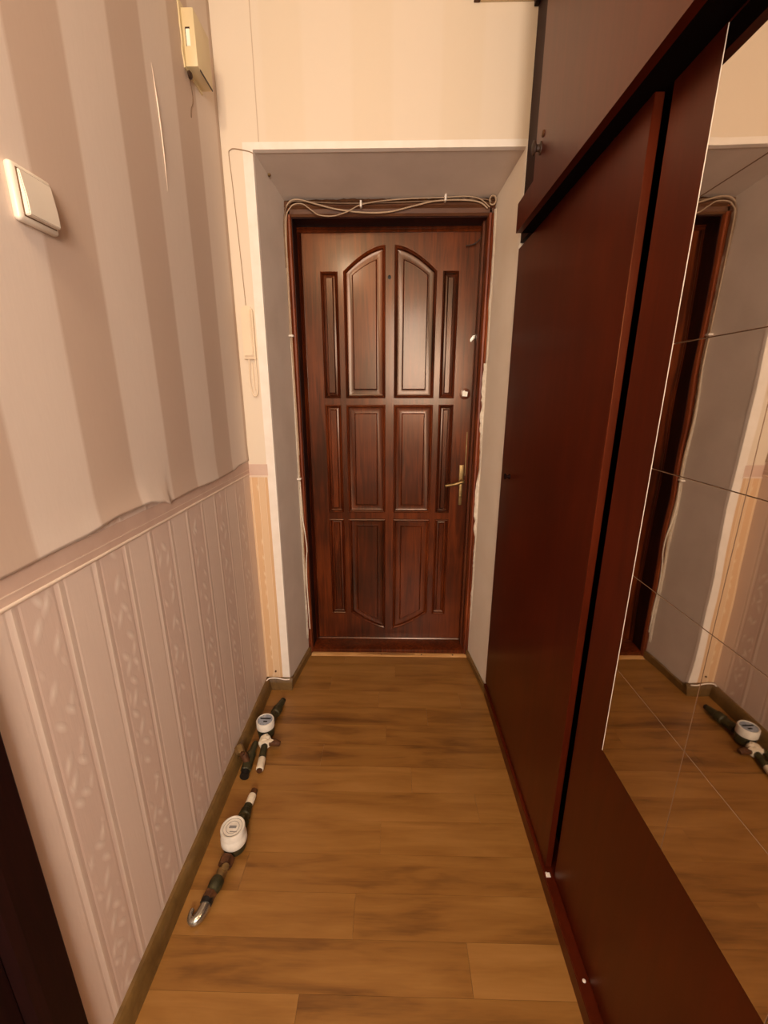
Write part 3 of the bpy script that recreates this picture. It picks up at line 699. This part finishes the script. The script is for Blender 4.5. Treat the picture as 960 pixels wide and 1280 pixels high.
# nearer meter
m1 = thing('water_meter', 'nearer water meter with a white round cap and hooked chrome pipe end', 'water meter', (-.489, .975, 0))
seg('pipe_end', m1, (-.486, 1.166, .018), (-.487, 1.140, .018), [(0, .006), (.15, .011), (1, .012)], M['rust'], label='rusty pipe tip')
seg('white_collar', m1, (-.487, 1.142, .018), (-.488, 1.100, .020), [(0, .0125), (.1, .0135), (.9, .0135), (1, .0125)], M['tape'], label='white taped collar')
seg('inlet_pipe', m1, (-.488, 1.102, .020), (-.489, 1.030, .028), [(0, .014), (.25, .0145), (.3, .018), (.55, .020), (.6, .017), (1, .022)], M['iron'])
seg('union_nut', m1, (-.489, 1.045, .027), (-.489, 1.015, .029), [(0, .021), (.1, .024), (.9, .024), (1, .021)], M['iron'], 6, smooth=20)
bm = mk(); lathe(bm, (-.489, .975, .004), (0, 0, 1), [(0, .028), (.004, .033), (.030, .037), (.034, .037)], 32); obj('meter_body', bm, M['iron'], m1, smooth=40)
bm = mk(); lathe(bm, (-.489, .975, .036), (0, 0, 1), [(0, .038), (.003, .0395), (.020, .0390), (.024, .036), (.030, .035)], 36); obj('meter_ring', bm, M['meter_white'], m1, smooth=40, label='white lower housing ring')
bm = mk(); lathe(bm, (-.489, .975, .066), (0, 0, 1), [(0, .034), (.002, .0370), (.020, .0370), (.024, .0355), (.024, .032), (.0215, .0315), (.0215, .001)], 36)
cap = obj('meter_cap', bm, M['meter_white'], m1, smooth=40, label='round white cap')
bm = mk()
for r_ in (.029, .020):
    lathe(bm, (-.489, .975, .0873), (0, 0, 1), [(0, r_), (.0008, r_), (.0008, r_ - .0012), (0, r_ - .0012)], 32)
box(bm, -.500, -.478, .972, .980, .0873, .0883); box(bm, -.494, -.472, .960, .963, .0873, .0880); obj('dial_marks', bm, M['meter_grey'], m1, label='faint grey rings moulded in the cap')
seg('union_nut', m1, (-.492, .932, .026), (-.494, .905, .024), [(0, .019), (.1, .022), (.9, .022), (1, .019)], M['rust'], 6, smooth=20)
seg('outlet_pipe', m1, (-.493, .912, .024), (-.499, .872, .022), [(0, .012), (.4, .012), (.45, .015), (1, .014)], M['brass'])
bm = mk(); lathe(bm, (-.488, .893, .030), (.3, 0, 1), [(0, .008), (.010, .008), (.011, .010), (.015, .010), (.016, .004)], 12); obj('bleed_screw', bm, M['brass'], m1, smooth=40)
seg('valve_body', m1, (-.498, .880, .022), (-.509, .826, .020), [(0, .012), (.12, .018), (.35, .020), (.6, .018), (.75, .015), (1, .016)], M['iron'])
seg('valve_nut', m1, (-.506, .842, .021), (-.510, .822, .020), [(0, .016), (.1, .018), (.9, .018), (1, .016)], M['rust'], 6, smooth=20)
seg('gasket', m1, (-.510, .824, .020), (-.511, .812, .019), [(0, .0165), (1, .0165)], M['black'])
bm = mk(); tube(bm, [(-.511, .815, .018), (-.513, .800, .017), (-.518, .785, .016), (-.527, .776, .016), (-.537, .777, .016), (-.543, .788, .016), (-.543, .802, .016)], .012, 14, 5, radii=[.0145, .0150, .0145, .0125, .0090, .0065, .005])
obj('hook_pipe', bm, M['chrome'], m1, smooth=60, label='chrome pipe end bent into a hook')
# farther meter
m2 = thing('water_meter', 'farther water meter with blue-grey dial and white-taped nut near the corner skirting', 'water meter', (-.523, 1.43, 0))
seg('inlet_pipe', m2, (-.500, 1.610, .020), (-.520, 1.475, .026), [(0, .012), (.08, .014), (.35, .017), (.38, .021), (.60, .021), (.63, .017), (1, .019)], M['iron'])
seg('pipe_end', m2, (-.498, 1.624, .020), (-.500, 1.604, .020), [(0, .006), (.3, .012), (1, .012)], M['black'])
bm = mk(); lathe(bm, (-.523, 1.430, .004), (0, 0, 1), [(0, .026), (.004, .032), (.040, .036), (.044, .034)], 32); obj('meter_body', bm, M['iron'], m2, smooth=40)
bm = mk(); lathe(bm, (-.523, 1.430, .046), (0, 0, 1), [(0, .034), (.002, .0365), (.030, .0365), (.034, .0345), (.034, .0315), (.031, .031), (.031, .001)], 36); obj('meter_ring', bm, M['meter_white'], m2, smooth=40, label='white bezel')
bm = mk(); lathe(bm, (-.523, 1.430, .0768), (0, 0, 1), [(0, .0305), (.0008, .0305)], 36); dl = obj('dial', bm, M['meter_blue'], m2, label='blue-grey printed dial')
bm = mk(); box(bm, -.545, -.501, 1.434, 1.441, .0774, .0786); box(bm, -.528, -.512, 1.418, 1.425, .0774, .0784)
for k_ in range(12):
    an = k_ * PI / 6; c_ = Vector((-.523 + .026 * math.cos(an), 1.430 + .026 * math.sin(an), .0776)); box(bm, c_.x - .001, c_.x + .001, c_.y - .001, c_.y + .001, .0774, .0780)
obj('dial_marks', bm, M['black'], m2)
seg('union_nut', m2, (-.520, 1.402, .026), (-.512, 1.380, .026), [(0, .019), (.1, .022), (.9, .022), (1, .019)], M['black'], 6, smooth=20)
bm = mk()
lathe(bm, (-.511, 1.388, .026), (.10, -1, 0), [(0, .021), (.004, .024), (.012, .0245), (.022, .0225), (.032, .024), (.038, .017)], 14)
for v_ in bm.verts: v_.co += Vector((random.uniform(-1, 1), random.uniform(-1, 1), random.uniform(-1, 1))) * .0022
obj('taped_nut', bm, M['tape'], m2, smooth=25, label='nut wrapped in torn white tape')
bm = mk(); prism(bm, [(-.525, 1.352), (-.490, 1.356), (-.486, 1.364), (-.470, 1.357), (-.478, 1.346), (-.500, 1.342), (-.512, 1.334)], .046, .0478, 'z'); obj('tape_flap', bm, M['tape'], m2)
bm = mk(); tube(bm, [(-.490, 1.366, .026), (-.468, 1.366, .026), (-.448, 1.364, .022)], .012, 12, 3, radii=[.013, .014, .010]); obj('side_outlet', bm, M['rust'], m2, smooth=50, label='rusty side outlet')
seg('outlet_pipe', m2, (-.507, 1.356, .024), (-.499, 1.288, .020), [(0, .012), (.1, .013), (.9, .013), (1, .012)], M['iron'])
seg('white_collar', m2, (-.499, 1.294, .020), (-.494, 1.244, .018), [(0, .0132), (.04, .0142), (.94, .0142), (1, .012)], M['tape'], label='white plastic pipe sleeve')
seg('sleeve_mouth', m2, (-.4945, 1.247, .018), (-.4938, 1.240, .018), [(0, .011), (1, .011)], M['rust'])
# elbow piece against the skirting
pf = thing('pipe_fitting', 'dark pipe piece with brass nut leaning on the left skirting beside the farther meter', 'pipe', (-.55, 1.30, 0))
seg('pipe', pf, (-.549, 1.372, .018), (-.548, 1.262, .022), [(0, .010), (.1, .012), (.45, .012), (.5, .018), (.8, .019), (1, .017)], M['iron'])
seg('pipe_nut', pf, (-.546, 1.264, .022), (-.544, 1.236, .020), [(0, .017), (.1, .020), (.9, .020), (1, .017)], M['iron'], 6, smooth=20)
seg('pipe_mouth', pf, (-.544, 1.240, .020), (-.542, 1.214, .018), [(0, .015), (.7, .015), (.75, .0165), (1, .0165)], M['black'], 18)
bm = mk(); tube(bm, [(-.549, 1.268, .030), (-.560, 1.276, .052), (-.574, 1.284, .062)], .012, 12, 4, radii=[.013, .014, .013]); obj('elbow', bm, M['rust'], pf, smooth=60)
bm = mk(); lathe(bm, (-.568, 1.268, .068), (-.35, .5, .25), [(0, .013), (.003, .0165), (.030, .0165), (.033, .013), (.033, .008), (.024, .007)], 6); obj('brass_nut', bm, M['brass'], pf, smooth=20, label='brass hexagonal nut')
bm = mk(); lathe(bm, (-.560, 1.262, .074), (0, -.5, 1), [(0, .007), (.008, .007), (.009, .004), (.002, .003)], 12); obj('tap_stem', bm, M['rust'], pf, smooth=50)
